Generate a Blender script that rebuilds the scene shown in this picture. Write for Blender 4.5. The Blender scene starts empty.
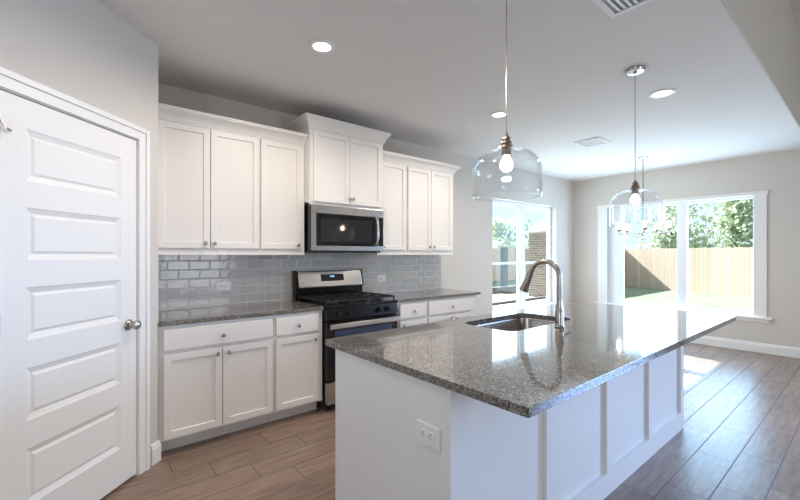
import bpy, bmesh, math, random
from mathutils import Vector, Matrix
PI = math.pi
random.seed(7)
SC = bpy.context.scene
COL = SC.collection

# ------------------------------------------------------------------ camera
cam_d = bpy.data.cameras.new('camera')
cam = bpy.data.objects.new('camera', cam_d)
COL.objects.link(cam)
cam.location = (0, 0, 1.362)
cam.rotation_euler = (PI/2, 0, math.radians(50.364) - PI/2)
cam_d.sensor_fit = 'HORIZONTAL'
cam_d.sensor_width = 36.0
cam_d.lens = 36.0*394.7/800
cam_d.shift_y = 4.34/800
cam_d.clip_start = 0.02
cam_d.clip_end = 200
SC.camera = cam

# ------------------------------------------------------------------ world, sun, daylight
w = bpy.data.worlds.new('sky'); SC.world = w
w.use_nodes = True
bg = w.node_tree.nodes['Background']
bg.inputs['Color'].default_value = (0.70, 0.86, 1.0, 1)
bg.inputs['Strength'].default_value = 1.3

def lamp(name, kind, loc, energy, color, direction=None, **kw):
    d = bpy.data.lights.new(name, kind)
    d.energy = energy; d.color = color
    for k, v in kw.items(): setattr(d, k, v)
    o = bpy.data.objects.new(name, d); COL.objects.link(o)
    o.location = loc
    if direction is not None:
        o.rotation_euler = Vector(direction).to_track_quat('-Z', 'Y').to_euler()
    return o

lamp('sun', 'SUN', (6, 14, 9), 22.0, (1.0, 0.97, 0.93), (-0.12, -1.0, -0.83), angle=0.009)
DAY = (0.70, 0.84, 1.0)
# fill lamps added at unseen, made-up living room windows (behind and beside the camera)
lamp('fill_living_middle', 'AREA', (2.6, -4.85, 1.45), 55, (0.98, 0.98, 1.0), (0, 1, -0.25), shape='RECTANGLE', size=1.8, size_y=1.9)
lamp('fill_living_west', 'AREA', (-2.9, -1.4, 1.45), 38, (0.86, 0.93, 1.0), (1, 0.1, -0.25), shape='RECTANGLE', size=1.8, size_y=1.9)
lamp('fill_living_east', 'AREA', (7.2, -1.9, 1.45), 165, (0.34, 0.56, 1.0), (-1, 0.15, -0.55), shape='RECTANGLE', size=2.0, size_y=1.9, spread=math.radians(92))
# sky portals in the openings of the two kitchen windows
for nm, lc, dr, sx, sy in (('portal_back_window', (5.77, 3.83, 1.345), (0, -1, 0), 1.84, 1.74), ('portal_right_window', (7.50, 2.095, 1.33), (-1, 0, 0), 2.19, 1.71)):
    p = lamp(nm, 'AREA', lc, 1, (1, 1, 1), dr, shape='RECTANGLE', size=sx, size_y=sy)
    p.data.cycles.is_portal = True
# daylight entering through those two windows
lamp('daylight_back_window', 'AREA', (5.77, 3.84, 1.345), 46, (0.66, 0.83, 1.0), (0, -1, 0), shape='RECTANGLE', size=1.75, size_y=1.65)
lamp('daylight_right_window', 'AREA', (7.51, 2.0, 1.33), 85, (0.40, 0.64, 1.0), (-1, 0, 0), shape='RECTANGLE', size=1.75, size_y=1.60)

vs = SC.view_settings
vs.view_transform = 'Standard'; vs.look = 'None'
vs.exposure = -0.06; vs.gamma = 1.0; vs.use_curve_mapping = False
SC.cycles.max_bounces = 10
SC.cycles.diffuse_bounces = 6
SC.cycles.transparent_max_bounces = 16
SC.cycles.sample_clamp_indirect = 6.0
SC.cycles.caustics_reflective = False
SC.cycles.caustics_refractive = False

# ------------------------------------------------------------------ materials
def lin(c):
    return tuple(((x/255)/12.92 if x/255 <= 0.04045 else ((x/255+0.055)/1.055)**2.4) for x in c) + (1,)

class N:
    def __init__(s, name):
        s.m = bpy.data.materials.new(name); s.m.use_nodes = True
        s.t = s.m.node_tree; s.b = s.t.nodes['Principled BSDF']; s.out = s.t.nodes['Material Output']
    def n(s, typ, **kw):
        o = s.t.nodes.new(typ)
        for k, v in kw.items(): setattr(o, k, v)
        return o
    def l(s, a, b): s.t.links.new(a, b)
    def math(s, op, a, b=None, c=None):
        o = s.n('ShaderNodeMath', operation=op)
        for i, v in enumerate((a, b, c)):
            if v is None: continue
            if isinstance(v, (int, float)): o.inputs[i].default_value = v
            else: s.l(v, o.inputs[i])
        return o.outputs[0]
    def ramp(s, fac, stops, interp='LINEAR'):
        o = s.n('ShaderNodeValToRGB'); e = o.color_ramp.elements; o.color_ramp.interpolation = interp
        while len(e) > 1: e.remove(e[-1])
        e[0].position, e[0].color = stops[0]
        for p, c in stops[1:]:
            x = e.new(p); x.color = c
        s.l(fac, o.inputs[0]); return o.outputs[0]
    def mix(s, fac, a, b, blend='MIX'):
        o = s.n('ShaderNodeMix', data_type='RGBA', blend_type=blend)
        for i, v in ((0, fac), (6, a), (7, b)):
            if isinstance(v, (int, float)): o.inputs[i].default_value = v
            elif isinstance(v, tuple): o.inputs[i].default_value = v
            else: s.l(v, o.inputs[i])
        return o.outputs[2]
    def set(s, **kw):
        for k, v in kw.items():
            i = s.b.inputs[k.replace('_', ' ')]
            if isinstance(v, (int, float, tuple)): i.default_value = v
            else: s.l(v, i)
    def bump(s, h, strength=0.1, dist=0.01):
        o = s.n('ShaderNodeBump'); o.inputs['Strength'].default_value = strength
        o.inputs['Distance'].default_value = dist
        s.l(h, o.inputs['Height']); s.l(o.outputs[0], s.b.inputs['Normal'])
    def pos(s):
        return s.n('ShaderNodeNewGeometry').outputs['Position']
    def noise(s, vec, scale, detail=3, rough=0.5):
        o = s.n('ShaderNodeTexNoise'); o.inputs['Scale'].default_value = scale
        o.inputs['Detail'].default_value = detail; o.inputs['Roughness'].default_value = rough
        s.l(vec, o.inputs['Vector']); return o.outputs['Fac']
    def mapping(s, vec, scale=(1, 1, 1), loc=(0, 0, 0)):
        o = s.n('ShaderNodeMapping'); o.inputs['Scale'].default_value = scale; o.inputs['Location'].default_value = loc
        s.l(vec, o.inputs['Vector']); return o.outputs[0]

def paint(name, c, rough=0.6, bump=0.0, scale=220, spec=0.3):
    k = N(name)
    nz = k.noise(k.n('ShaderNodeTexCoord').outputs['Object'], scale, 2)
    k.set(Base_Color=k.mix(nz, lin([max(0, x-2) for x in c]), lin([min(255, x+2) for x in c])), Roughness=rough)
    k.set(Specular_IOR_Level=spec)
    if bump: k.bump(nz, bump, 0.003)
    return k.m

def simple(name, c, rough=0.5, metal=0.0, spec=0.5):
    k = N(name)
    nz = k.noise(k.n('ShaderNodeTexCoord').outputs['Object'], 60, 2)
    k.set(Base_Color=lin(c), Metallic=metal, Specular_IOR_Level=spec,
          Roughness=k.math('MULTIPLY_ADD', nz, 0.06, rough-0.03))
    return k.m

def emit(name, c, strength):
    k = N(name)
    k.set(Base_Color=lin(c), Emission_Color=lin(c), Emission_Strength=strength, Roughness=0.4)
    return k.m

def brushed(name, c, rough=0.28, axis=(2, 200, 200)):
    k = N(name)
    nz = k.noise(k.mapping(k.n('ShaderNodeTexCoord').outputs['Object'], axis), 3.0, 3)
    k.set(Base_Color=k.mix(nz, lin([x-14 for x in c]), lin(c)), Metallic=1.0,
          Roughness=k.math('MULTIPLY_ADD', nz, 0.12, rough-0.06))
    return k.m

def thin_glass(name, tint=(1, 1, 1, 1), refl=1.0, base=0.02):
    k = N(name)
    tr = k.n('ShaderNodeBsdfTransparent'); tr.inputs[0].default_value = tint
    gl = k.n('ShaderNodeBsdfGlossy'); gl.inputs['Roughness'].default_value = 0.01
    lw = k.n('ShaderNodeLayerWeight'); lw.inputs['Blend'].default_value = 0.5
    mx = k.n('ShaderNodeMixShader')
    k.l(k.math('MINIMUM', k.math('MULTIPLY_ADD', k.math('POWER', lw.outputs['Facing'], 4.0), refl, base), 0.95), mx.inputs[0])
    k.l(tr.outputs[0], mx.inputs[1]); k.l(gl.outputs[0], mx.inputs[2]); k.l(mx.outputs[0], k.out.inputs['Surface'])
    return k.m

def granite():
    k = N('speckled_granite')
    p = k.pos()
    v1 = k.n('ShaderNodeTexVoronoi'); v1.inputs['Scale'].default_value = 150; k.l(p, v1.inputs['Vector'])
    sep = k.n('ShaderNodeSeparateColor'); k.l(v1.outputs['Color'], sep.inputs[0])
    c1 = k.ramp(sep.outputs[0], [(0.0, lin((48, 46, 46))), (0.2, lin((84, 81, 79))), (0.45, lin((122, 118, 114))),
                                 (0.74, lin((153, 149, 144))), (0.95, lin((172, 169, 164)))], 'CONSTANT')
    n2 = k.noise(p, 120, 4, 0.6)
    c2 = k.ramp(n2, [(0.36, lin((53, 50, 50))), (0.5, lin((119, 114, 110))), (0.64, lin((169, 163, 158)))])
    n3 = k.noise(p, 9, 3, 0.5)
    c3 = k.ramp(n3, [(0.3, (0.80, 0.79, 0.78, 1)), (0.7, (1.08, 1.06, 1.04, 1))])
    c = k.mix(1.0, k.mix(0.3, c1, c2), c3, 'MULTIPLY')
    k.set(Base_Color=c, Roughness=0.07, Specular_IOR_Level=0.6)
    k.b.inputs['Coat Weight'].default_value = 0.35
    k.b.inputs['Coat Roughness'].default_value = 0.03
    return k.m

def wood_tile():
    k = N('wood_look_tile')
    sp = k.n('ShaderNodeSeparateXYZ'); k.l(k.pos(), sp.inputs[0])
    x, y = sp.outputs[0], sp.outputs[1]
    ry = k.math('DIVIDE', k.math('ADD', y, 0.005+10.0), 0.2)
    row = k.math('FLOOR', ry)
    fy = k.math('FRACT', ry)
    xs = k.math('DIVIDE', k.math('ADD', k.math('ADD', x, 20.0), k.math('MULTIPLY_ADD', row, 0.2033, 0.0583)), 0.61)
    colm = k.math('FLOOR', xs)
    fx = k.math('FRACT', xs)
    ex = k.math('MULTIPLY', k.math('SUBTRACT', 0.5, k.math('ABSOLUTE', k.math('SUBTRACT', fx, 0.5))), 0.61)
    ey = k.math('MULTIPLY', k.math('SUBTRACT', 0.5, k.math('ABSOLUTE', k.math('SUBTRACT', fy, 0.5))), 0.2)
    e = k.math('MINIMUM', ex, ey)
    grout = k.math('LESS_THAN', e, 0.0027)
    cv = k.n('ShaderNodeCombineXYZ'); k.l(row, cv.inputs[0]); k.l(colm, cv.inputs[1])
    wn = k.n('ShaderNodeTexWhiteNoise', noise_dimensions='3D'); k.l(cv.outputs[0], wn.inputs['Vector'])
    off = k.n('ShaderNodeVectorMath', operation='SCALE'); k.l(wn.outputs['Color'], off.inputs[0]); off.inputs['Scale'].default_value = 7.0
    add = k.n('ShaderNodeVectorMath', operation='ADD'); k.l(k.pos(), add.inputs[0]); k.l(off.outputs[0], add.inputs[1])
    g1 = k.noise(k.mapping(add.outputs[0], (1.6, 14, 1)), 2.2, 6, 0.62)
    g2 = k.noise(k.mapping(add.outputs[0], (3, 90, 1)), 3.0, 3, 0.6)
    c = k.ramp(g1, [(0.30, lin((106, 86, 75))), (0.45, lin((132, 110, 97))), (0.58, lin((152, 131, 117))), (0.72, lin((168, 148, 134)))])
    c = k.mix(0.35, c, k.ramp(g2, [(0.35, lin((116, 93, 80))), (0.65, lin((172, 150, 134)))]))
    tone = k.ramp(wn.outputs['Value'], [(0, (0.84, 0.84, 0.84, 1)), (1, (1.10, 1.09, 1.08, 1))])
    c = k.mix(1.0, c, tone, 'MULTIPLY')
    c = k.mix(grout, c, lin((98, 91, 88)))
    k.set(Base_Color=c, Roughness=k.math('MULTIPLY_ADD', grout, 0.4, k.math('MULTIPLY_ADD', g2, 0.12, 0.25)), Specular_IOR_Level=0.5)
    hgt = k.math('MULTIPLY_ADD', g2, 0.25, k.math('SUBTRACT', 1.0, grout))
    k.bump(hgt, 0.25, 0.002)
    return k.m

def backsplash_tile():
    k = N('gray_glazed_subway_tile')
    sp = k.n('ShaderNodeSeparateXYZ'); k.l(k.pos(), sp.inputs[0])
    x, z = sp.outputs[0], sp.outputs[2]
    rz = k.math('DIVIDE', k.math('SUBTRACT', z, 0.926), 0.0765)
    row = k.math('FLOOR', k.math('ADD', rz, 10.0)); fz = k.math('FRACT', k.math('ADD', rz, 10.0))
    half = k.math('MULTIPLY', k.math('MODULO', row, 2.0), 0.5)
    xs = k.math('ADD', k.math('DIVIDE', k.math('ADD', x, 10.0-0.59+0.08), 0.16), half)
    fx = k.math('FRACT', xs); colm = k.math('FLOOR', xs)
    ex = k.math('MULTIPLY', k.math('SUBTRACT', 0.5, k.math('ABSOLUTE', k.math('SUBTRACT', fx, 0.5))), 0.16)
    ez = k.math('MULTIPLY', k.math('SUBTRACT', 0.5, k.math('ABSOLUTE', k.math('SUBTRACT', fz, 0.5))), 0.0765)
    e = k.math('MINIMUM', ex, ez)
    grout = k.math('LESS_THAN', e, 0.0013)
    cv = k.n('ShaderNodeCombineXYZ'); k.l(row, cv.inputs[0]); k.l(colm, cv.inputs[1])
    wn = k.n('ShaderNodeTexWhiteNoise', noise_dimensions='3D'); k.l(cv.outputs[0], wn.inputs['Vector'])
    c = k.ramp(wn.outputs['Value'], [(0, lin((190, 187, 184))), (1, lin((204, 201, 198)))])
    c = k.mix(grout, c, lin((244, 242, 239)))
    k.set(Base_Color=c, Roughness=k.math('MULTIPLY_ADD', grout, 0.5, 0.09), Specular_IOR_Level=0.6)
    pillow = k.math('MINIMUM', k.math('DIVIDE', e, 0.007), 1.0)
    wav = k.noise(k.pos(), 26, 2, 0.5)
    tilt = k.math('MULTIPLY', k.math('SUBTRACT', fx, 0.5), k.math('SUBTRACT', wn.outputs['Value'], 0.5))
    hgt = k.math('ADD', k.math('MULTIPLY_ADD', wav, 0.9, pillow), k.math('MULTIPLY', tilt, 0.8))
    k.bump(hgt, 0.35, 0.004)
    return k.m

def boards(name, ca, cb, horiz_axis, pitch):
    k = N(name)
    sp = k.n('ShaderNodeSeparateXYZ'); k.l(k.n('ShaderNodeTexCoord').outputs['Object'], sp.inputs[0])
    a = k.math('DIVIDE', sp.outputs[horiz_axis], pitch)
    cv = k.n('ShaderNodeCombineXYZ'); k.l(k.math('FLOOR', a), cv.inputs[0])
    wn = k.n('ShaderNodeTexWhiteNoise', noise_dimensions='3D'); k.l(cv.outputs[0], wn.inputs['Vector'])
    c = k.mix(wn.outputs['Value'], lin(ca), lin(cb))
    k.set(Base_Color=c, Roughness=0.8)
    return k.m

def brick():
    k = N('red_gray_brick')
    b = k.n('ShaderNodeTexBrick'); b.inputs['Scale'].default_value = 1.0
    b.inputs['Brick Width'].default_value = 0.22; b.inputs['Row Height'].default_value = 0.08; b.inputs['Mortar Size'].default_value = 0.006
    b.inputs['Color1'].default_value = lin((150, 130, 122)); b.inputs['Color2'].default_value = lin((120, 104, 100)); b.inputs['Mortar'].default_value = lin((190, 185, 178))
    sp = k.n('ShaderNodeSeparateXYZ'); k.l(k.pos(), sp.inputs[0])
    cv = k.n('ShaderNodeCombineXYZ'); k.l(k.math('ADD', sp.outputs[0], sp.outputs[1]), cv.inputs[0]); k.l(sp.outputs[2], cv.inputs[1])
    k.l(cv.outputs[0], b.inputs['Vector'])
    k.set(Base_Color=b.outputs[0], Roughness=0.85)
    return k.m

def lawn_mat():
    k = N('lawn_grass')
    nz = k.noise(k.pos(), 1.2, 6, 0.7); n2 = k.noise(k.pos(), 60, 2)
    c = k.ramp(nz, [(0.35, lin((116, 130, 110))), (0.65, lin((138, 152, 132)))])
    c = k.mix(0.3, c, k.ramp(n2, [(0.35, lin((96, 112, 90))), (0.65, lin((144, 156, 138)))]))
    k.set(Base_Color=c, Roughness=0.9, Specular_IOR_Level=0.1); k.bump(n2, 0.6, 0.03)
    return k.m

def leaf_mat(name, a, b):
    k = N(name)
    oi = k.n('ShaderNodeNewGeometry')
    c = k.mix(oi.outputs['Random Per Island'], lin(a), lin(b))
    k.set(Base_Color=c, Roughness=0.6)
    tl = k.n('ShaderNodeBsdfTranslucent'); k.l(c, tl.inputs[0])
    mx = k.n('ShaderNodeMixShader'); mx.inputs[0].default_value = 0.5
    k.l(k.b.outputs[0], mx.inputs[1]); k.l(tl.outputs[0], mx.inputs[2]); k.l(mx.outputs[0], k.out.inputs['Surface'])
    return k.m

M = dict(
    wall=paint('greige_wall_paint', (212, 207, 201), 0.75, 0.15),
    ceil=paint('ceiling_paint', (232, 230, 228), 0.85, 0.35, 120),
    white=paint('white_trim_paint', (238, 237, 236), 0.38, 0, spec=0.45),
    cab=paint('white_cabinet_paint', (236, 233, 230), 0.36, 0, spec=0.45),
    isl=paint('white_island_paint', (236, 236, 237), 0.36, 0, spec=0.45),
    gran=granite(), floor=wood_tile(), tile=backsplash_tile(),
    steel=brushed('stainless_steel', (205, 203, 200), 0.26),
    nickel=brushed('brushed_nickel', (186, 180, 172), 0.26, (60, 60, 60)),
    chrome=simple('polished_nickel', (190, 188, 186), 0.12, 1.0),
    bronze=simple('dark_antique_bronze', (158, 142, 130), 0.35, 1.0),
    black=simple('black_enamel', (14, 14, 15), 0.18),
    iron=simple('black_cast_iron', (26, 26, 27), 0.5),
    bglass=simple('black_oven_glass', (12, 13, 16), 0.05, 0, 1.0),
    oglass=simple('oven_window_blue_reflection', (62, 78, 108), 0.05, 0.6, 1.0),  # blue-gray of the reflected room put into the glass colour
    mglass=simple('gray_microwave_glass', (40, 42, 45), 0.05, 0, 0.7),
    disp=emit('lit_clock_display', (150, 190, 230), 0.6),
    vinyl=paint('white_vinyl', (236, 239, 243), 0.4),
    plate=paint('white_plastic', (240, 240, 241), 0.35),
    slot=simple('dark_slot', (40, 40, 42), 0.6),
    glass=thin_glass('window_glass', (0.97, 1.0, 0.99, 1), 0.25, 0.010),
    pglass=thin_glass('clear_pendant_glass', (0.98, 0.984, 0.988, 1), 0.85, 0.035),
    frost=emit('lit_shade_glass', (255, 244, 232), 1.6),
    bulb=emit('warm_bulb', (255, 232, 205), 38.0),
    lens=emit('downlight_lens', (255, 240, 222), 7.0),
    sink=brushed('sink_steel', (196, 190, 184), 0.24, (40, 3, 3)),
    lawn=lawn_mat(),
    fence=boards('cedar_fence_boards', (196, 176, 152), (178, 158, 134), 1, 0.14),
    fencex=boards('weathered_fence_boards', (190, 172, 150), (168, 150, 130), 0, 0.14),
    post=simple('weathered_post', (92, 88, 86), 0.8),
    brick=brick(), conc=paint('pale_concrete', (196, 192, 186), 0.85, 0.2, 40),
    leafa=leaf_mat('bright_leaves', (150, 166, 140), (192, 202, 180)),
    leafb=leaf_mat('pale_leaves', (166, 180, 156), (206, 214, 196)),
    bark=simple('gray_bark', (104, 92, 82), 0.9),
    ply=simple('raw_plywood', (150, 118, 88), 0.8),
    rubber=simple('white_rubber', (225, 224, 220), 0.7),
    duct=simple('galvanized_duct', (176, 178, 182), 0.6),
    gap=simple('dark_gap', (30, 28, 27), 0.8),
)

# ------------------------------------------------------------------ mesh helpers
W = {}
def bm_(): return bmesh.new()

def box(bm, x0, x1, y0, y1, z0, z1):
    v = [bm.verts.new(p) for p in ((x0, y0, z0), (x1, y0, z0), (x1, y1, z0), (x0, y1, z0), (x0, y0, z1), (x1, y0, z1), (x1, y1, z1), (x0, y1, z1))]
    for f in ((0, 3, 2, 1), (4, 5, 6, 7), (0, 1, 5, 4), (1, 2, 6, 5), (2, 3, 7, 6), (3, 0, 4, 7)):
        bm.faces.new([v[i] for i in f])
    return bm

def B(*a): return box(bm_(), *a)

def lathe(bm, prof, center=(0, 0, 0), axis='Z', seg=32, cap=True):
    R = {'Z': Matrix.Identity(3), 'Y-': Matrix.Rotation(PI/2, 3, 'X'), 'X': Matrix.Rotation(PI/2, 3, 'Y'), 'X-': Matrix.Rotation(-PI/2, 3, 'Y'), 'Z-': Matrix.Rotation(PI, 3, 'X')}[axis] if isinstance(axis, str) else axis
    c = Vector(center); rings = []
    for r, z in prof:
        if r < 1e-5: rings.append([bm.verts.new(c + R @ Vector((0, 0, z)))]); continue
        rings.append([bm.verts.new(c + R @ Vector((r*math.cos(2*PI*k/seg), r*math.sin(2*PI*k/seg), z))) for k in range(seg)])
    for a, b in zip(rings, rings[1:]):
        if len(a) == 1 and len(b) == 1: continue
        for k in range(seg):
            k2 = (k+1) % seg
            if len(a) == 1: bm.faces.new((a[0], b[k2], b[k]))
            elif len(b) == 1: bm.faces.new((a[k], a[k2], b[0]))
            else: bm.faces.new((a[k], a[k2], b[k2], b[k]))
    if cap:
        if len(rings[0]) > 1: bm.faces.new(rings[0])
        if len(rings[-1]) > 1: bm.faces.new(rings[-1])
    return bm

def tube(bm, pts, rad, seg=16):
    pts = [Vector(p) for p in pts]; rings = []
    rr = rad if isinstance(rad, (list, tuple)) else [rad]*len(pts)
    up = None
    for i, p in enumerate(pts):
        t = (pts[min(i+1, len(pts)-1)] - pts[max(i-1, 0)]).normalized()
        if up is None:
            up = Vector((0, 0, 1)) if abs(t.z) < 0.9 else Vector((1, 0, 0))
        u = (up - t*up.dot(t)).normalized(); up = u
        vv = t.cross(u)
        rings.append([bm.verts.new(p + rr[i]*(math.cos(2*PI*k/seg)*u + math.sin(2*PI*k/seg)*vv)) for k in range(seg)])
    for a, b in zip(rings, rings[1:]):
        for k in range(seg):
            k2 = (k+1) % seg
            bm.faces.new((a[k], a[k2], b[k2], b[k]))
    bm.faces.new(rings[0]); bm.faces.new(rings[-1])
    return bm

def sweep(bm, path, prof):
    """profile (outward offset, z) carried along an open XY path, outward = right of travel, corners mitred"""
    P = [Vector((p[0], p[1])) for p in path]; n = len(P); rings = []
    for i in range(n):
        ds = []
        if i > 0: ds.append((P[i]-P[i-1]).normalized())
        if i < n-1: ds.append((P[i+1]-P[i]).normalized())
        ns = [Vector((d.y, -d.x)) for d in ds]
        if len(ns) == 2:
            m = (ns[0]+ns[1]).normalized(); m = m/max(0.2, m.dot(ns[0]))
        else: m = ns[0]
        rings.append([bm.verts.new((P[i].x + m.x*o, P[i].y + m.y*o, z)) for o, z in prof])
    k = len(prof)
    for a, b in zip(rings, rings[1:]):
        for j in range(k):
            j2 = (j+1) % k
            bm.faces.new((a[j], b[j], b[j2], a[j2]))
    bm.faces.new(rings[0]); bm.faces.new(rings[-1])
    return bm

def obj(name, bm, mat, parent=None, label=None, bevel=0.0, smooth=False, local=False, origin=None):
    bmesh.ops.recalc_face_normals(bm, faces=bm.faces)
    if not local:
        if parent is not None: off = W.get(parent, Vector((0, 0, 0)))
        else:
            if origin is None:
                xs = [v.co for v in bm.verts]
                off = Vector(((min(v.x for v in xs)+max(v.x for v in xs))/2, (min(v.y for v in xs)+max(v.y for v in xs))/2, min(v.z for v in xs)))
            else: off = Vector(origin)
        bmesh.ops.translate(bm, vec=-off, verts=bm.verts)
    me = bpy.data.meshes.new(name); bm.to_mesh(me); bm.free()
    me.materials.append(M[mat] if isinstance(mat, str) else mat)
    if smooth:
        for p in me.polygons: p.use_smooth = True
    o = bpy.data.objects.new(name, me); COL.objects.link(o)
    if smooth:
        md = o.modifiers.new('edges', 'EDGE_SPLIT'); md.split_angle = math.radians(40)
    if bevel:
        md = o.modifiers.new('soft_edges', 'BEVEL'); md.width = bevel; md.segments = 2; md.limit_method = 'ANGLE'; md.angle_limit = math.radians(50)
    if parent is not None:
        o.parent = parent
        if not local: W[o] = W.get(parent, Vector((0, 0, 0)))
    elif not local:
        o.location = off; W[o] = off
    if label: o['label'] = label
    return o

def tag(o, label, cat, group=None, kind=None):
    o['label'] = label; o['category'] = cat
    if group: o['group'] = group
    if kind: o['kind'] = kind
    return o

def thing(name, label, cat, loc=(0, 0, 0), rz=0.0, group=None, kind=None):
    o = bpy.data.objects.new(name, None); COL.objects.link(o)
    o.location = loc; o.rotation_euler = (0, 0, rz); o.empty_display_size = 0.1
    W[o] = Vector(loc)
    return tag(o, label, cat, group, kind)

def struct(name, bm, mat, label, cat, bevel=0.0, **kw):
    o = obj(name, bm, mat, bevel=bevel, **kw)
    return tag(o, label, cat, kind='structure')

# ------------------------------------------------------------------ room shell
XB, YB, XR, H = 0.435, 3.68, 7.34, 2.74       # pantry corner x, back wall y, right wall x, kitchen ceiling
HL = 3.77                                     # living room ceiling
T = 0.18
struct('floor', B(-3.2, XR+T, -5.2, YB+T, -0.12, 0.0), 'floor', 'brown wood-look plank tile floor', 'floor')

bm = B(-3.2, XR+T, 0.542, YB+T, H, HL)
struct('ceiling', bm, 'ceil', 'pale gray kitchen ceiling with raised edge toward living room', 'ceiling')
struct('wall_header', B(-3.0, XR, 0.53, 0.5415, H, HL), 'wall', 'beige wall face above the edge of the lower kitchen ceiling', 'wall')
struct('ceiling_living', B(-3.2, XR+T, -5.2, 0.53, HL, HL+0.1), 'wall', 'higher beige living room ceiling', 'ceiling')

def wall_with_holes(bm, axis, pos, th, a0, a1, z0, z1, holes):
    """axis 'Y': wall in plane y=pos, thick to +th; holes (a0,a1,z0,z1) sorted"""
    def b(p, q, r, s):
        if q-p < 1e-4 or s-r < 1e-4: return
        t0, t1 = min(pos, pos+th), max(pos, pos+th)
        if axis == 'Y': box(bm, p, q, t0, t1, r, s)
        else: box(bm, t0, t1, p, q, r, s)
    cur = a0
    for h in sorted(holes):
        b(cur, h[0], z0, z1); b(h[0], h[1], z0, h[2]); b(h[0], h[1], h[3], z1); cur = h[1]
    b(cur, a1, z0, z1)
    return bm

BW = (4.853, 6.694, 0.475, 2.215)             # back window opening
RW = (1.0, 3.19, 0.475, 2.19)                 # right window opening
struct('wall_back', wall_with_holes(bm_(), 'Y', YB, T, -0.9, XR+T, 0, H, [BW]), 'wall', 'greige wall behind the cabinets with the kitchen window', 'wall')
struct('wall_right', wall_with_holes(bm_(), 'X', XR, T, -5.2, YB, 0, HL, [(-2.9, -0.9, 0.5, 2.4), RW]), 'wall', 'greige dining wall with wide window onto the yard', 'wall')
struct('wall_front', wall_with_holes(bm_(), 'Y', -5.0, -T, -3.2, XR, 0, HL, [(1.7, 3.5, 0.5, 2.4)]), 'wall', 'living room wall behind the viewer', 'wall')
struct('wall_left', wall_with_holes(bm_(), 'X', -3.0, -0.2, -5.0, 1.85, 0, HL, [(-2.3, -0.5, 0.5, 2.4)]), 'wall', 'living room side wall', 'wall')
# pantry: angled wall with a door opening, return beside the cabinets, and the run beyond
C2 = Vector((XB, 3.033))
R45 = math.radians(225)
PD = Vector((-1, -1)).normalized()
def pw(s, out=0.0):
    """point on the angled pantry wall: s metres from the corner, out into the room"""
    n = Vector((1, -1)).normalized()
    q = C2 + PD*s + n*out
    return q.x, q.y
S_DR, S_DL = 0.190, 0.190+0.765               # door edges along the wall
DOORH = 2.058
def pbox(bm, s0, s1, o0, o1, z0, z1):
    q = [pw(s0, o0), pw(s1, o0), pw(s1, o1), pw(s0, o1)]
    v = [bm.verts.new((a, b, z)) for z in (z0, z1) for a, b in q]
    for f in ((0, 3, 2, 1), (4, 5, 6, 7), (0, 1, 5, 4), (1, 2, 6, 5), (2, 3, 7, 6), (3, 0, 4, 7)):
        bm.faces.new([v[i] for i in f])
    return bm
SEND = 1.676
bm = bm_()
pbox(bm, 0.0, S_DR-0.02, -0.12, 0, 0, H)
pbox(bm, S_DL+0.02, SEND, -0.12, 0, 0, H)
pbox(bm, S_DR-0.02, S_DL+0.02, -0.12, 0, DOORH+0.02, H)
struct('wall_pantry', bm, 'wall', 'angled greige pantry wall with white panel door', 'wall')
struct('wall_pantry_return', B(XB-0.12, XB, 3.035, YB, 0, H), 'wall', 'short wall beside the cabinet run', 'wall')
ex, ey = pw(SEND)
struct('wall_pantry_side', B(-3.0, ex+0.02, ey, ey+0.12, 0, H), 'wall', 'pantry side wall', 'wall')
struct('wall_pantry_inside', B(-1.2, -1.1, ey+0.12, YB, 0, H), 'wall', 'inside of pantry', 'wall')

def base_prof(h=0.135, t=0.016):
    return [(0, 0), (t, 0), (t, h-0.035), (t-0.004, h-0.026), (t-0.005, h-0.012), (t-0.011, h), (0, h)]
o = struct('baseboard_right', sweep(bm_(), [(XR, YB-0.02), (XR, -4.98)], base_prof()), 'white', 'white baseboard under the wide dining window', 'baseboard')
struct('baseboard_back', sweep(bm_(), [(3.72, YB), (XR-0.02, YB)], base_prof()), 'white', 'white baseboard under the kitchen window', 'baseboard')
a, b2 = pw(0.076), pw(0.0)
struct('baseboard_pantry', sweep(bm_(), [a, b2, (b2[0], b2[1]+0.09)], base_prof()), 'white', 'white baseboard at the pantry corner', 'baseboard')

# door casing
bm = bm_()
for s0, s1 in ((S_DR-0.088, S_DR-0.008), (S_DL+0.008, S_DL+0.088)):
    pbox(bm, s0, s1, 0, 0.014, 0, DOORH+0.09)
    pbox(bm, s0+(0 if s0 < 0.2 else 0.05), s1-(0.05 if s0 < 0.2 else 0), 0.014, 0.022, 0, DOORH+0.09)
pbox(bm, S_DR-0.008, S_DL+0.008, 0, 0.014, DOORH+0.010, DOORH+0.09)
pbox(bm, S_DR-0.058, S_DL+0.058, 0.014, 0.022, DOORH+0.06, DOORH+0.09)
tr = struct('trim_1', bm, 'white', 'white moulded casing around the pantry door', 'trim', bevel=0.003)
bm = bm_()
pbox(bm, S_DR-0.02, S_DR-0.004, -0.12, 0.0, 0, DOORH+0.02)
pbox(bm, S_DL+0.004, S_DL+0.02, -0.12, 0.0, 0, DOORH+0.02)
pbox(bm, S_DR-0.004, S_DL+0.004, -0.12, 0.0, DOORH+0.006, DOORH+0.02)
pbox(bm, S_DR-0.004, S_DR+0.008, -0.060, -0.045, 0, DOORH+0.006)
pbox(bm, S_DL-0.008, S_DL+0.004, -0.060, -0.045, 0, DOORH+0.006)
pbox(bm, S_DR-0.004, S_DL+0.004, -0.060, -0.045, DOORH-0.006, DOORH+0.006)
obj('door_jamb', bm, 'white', tr)

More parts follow.
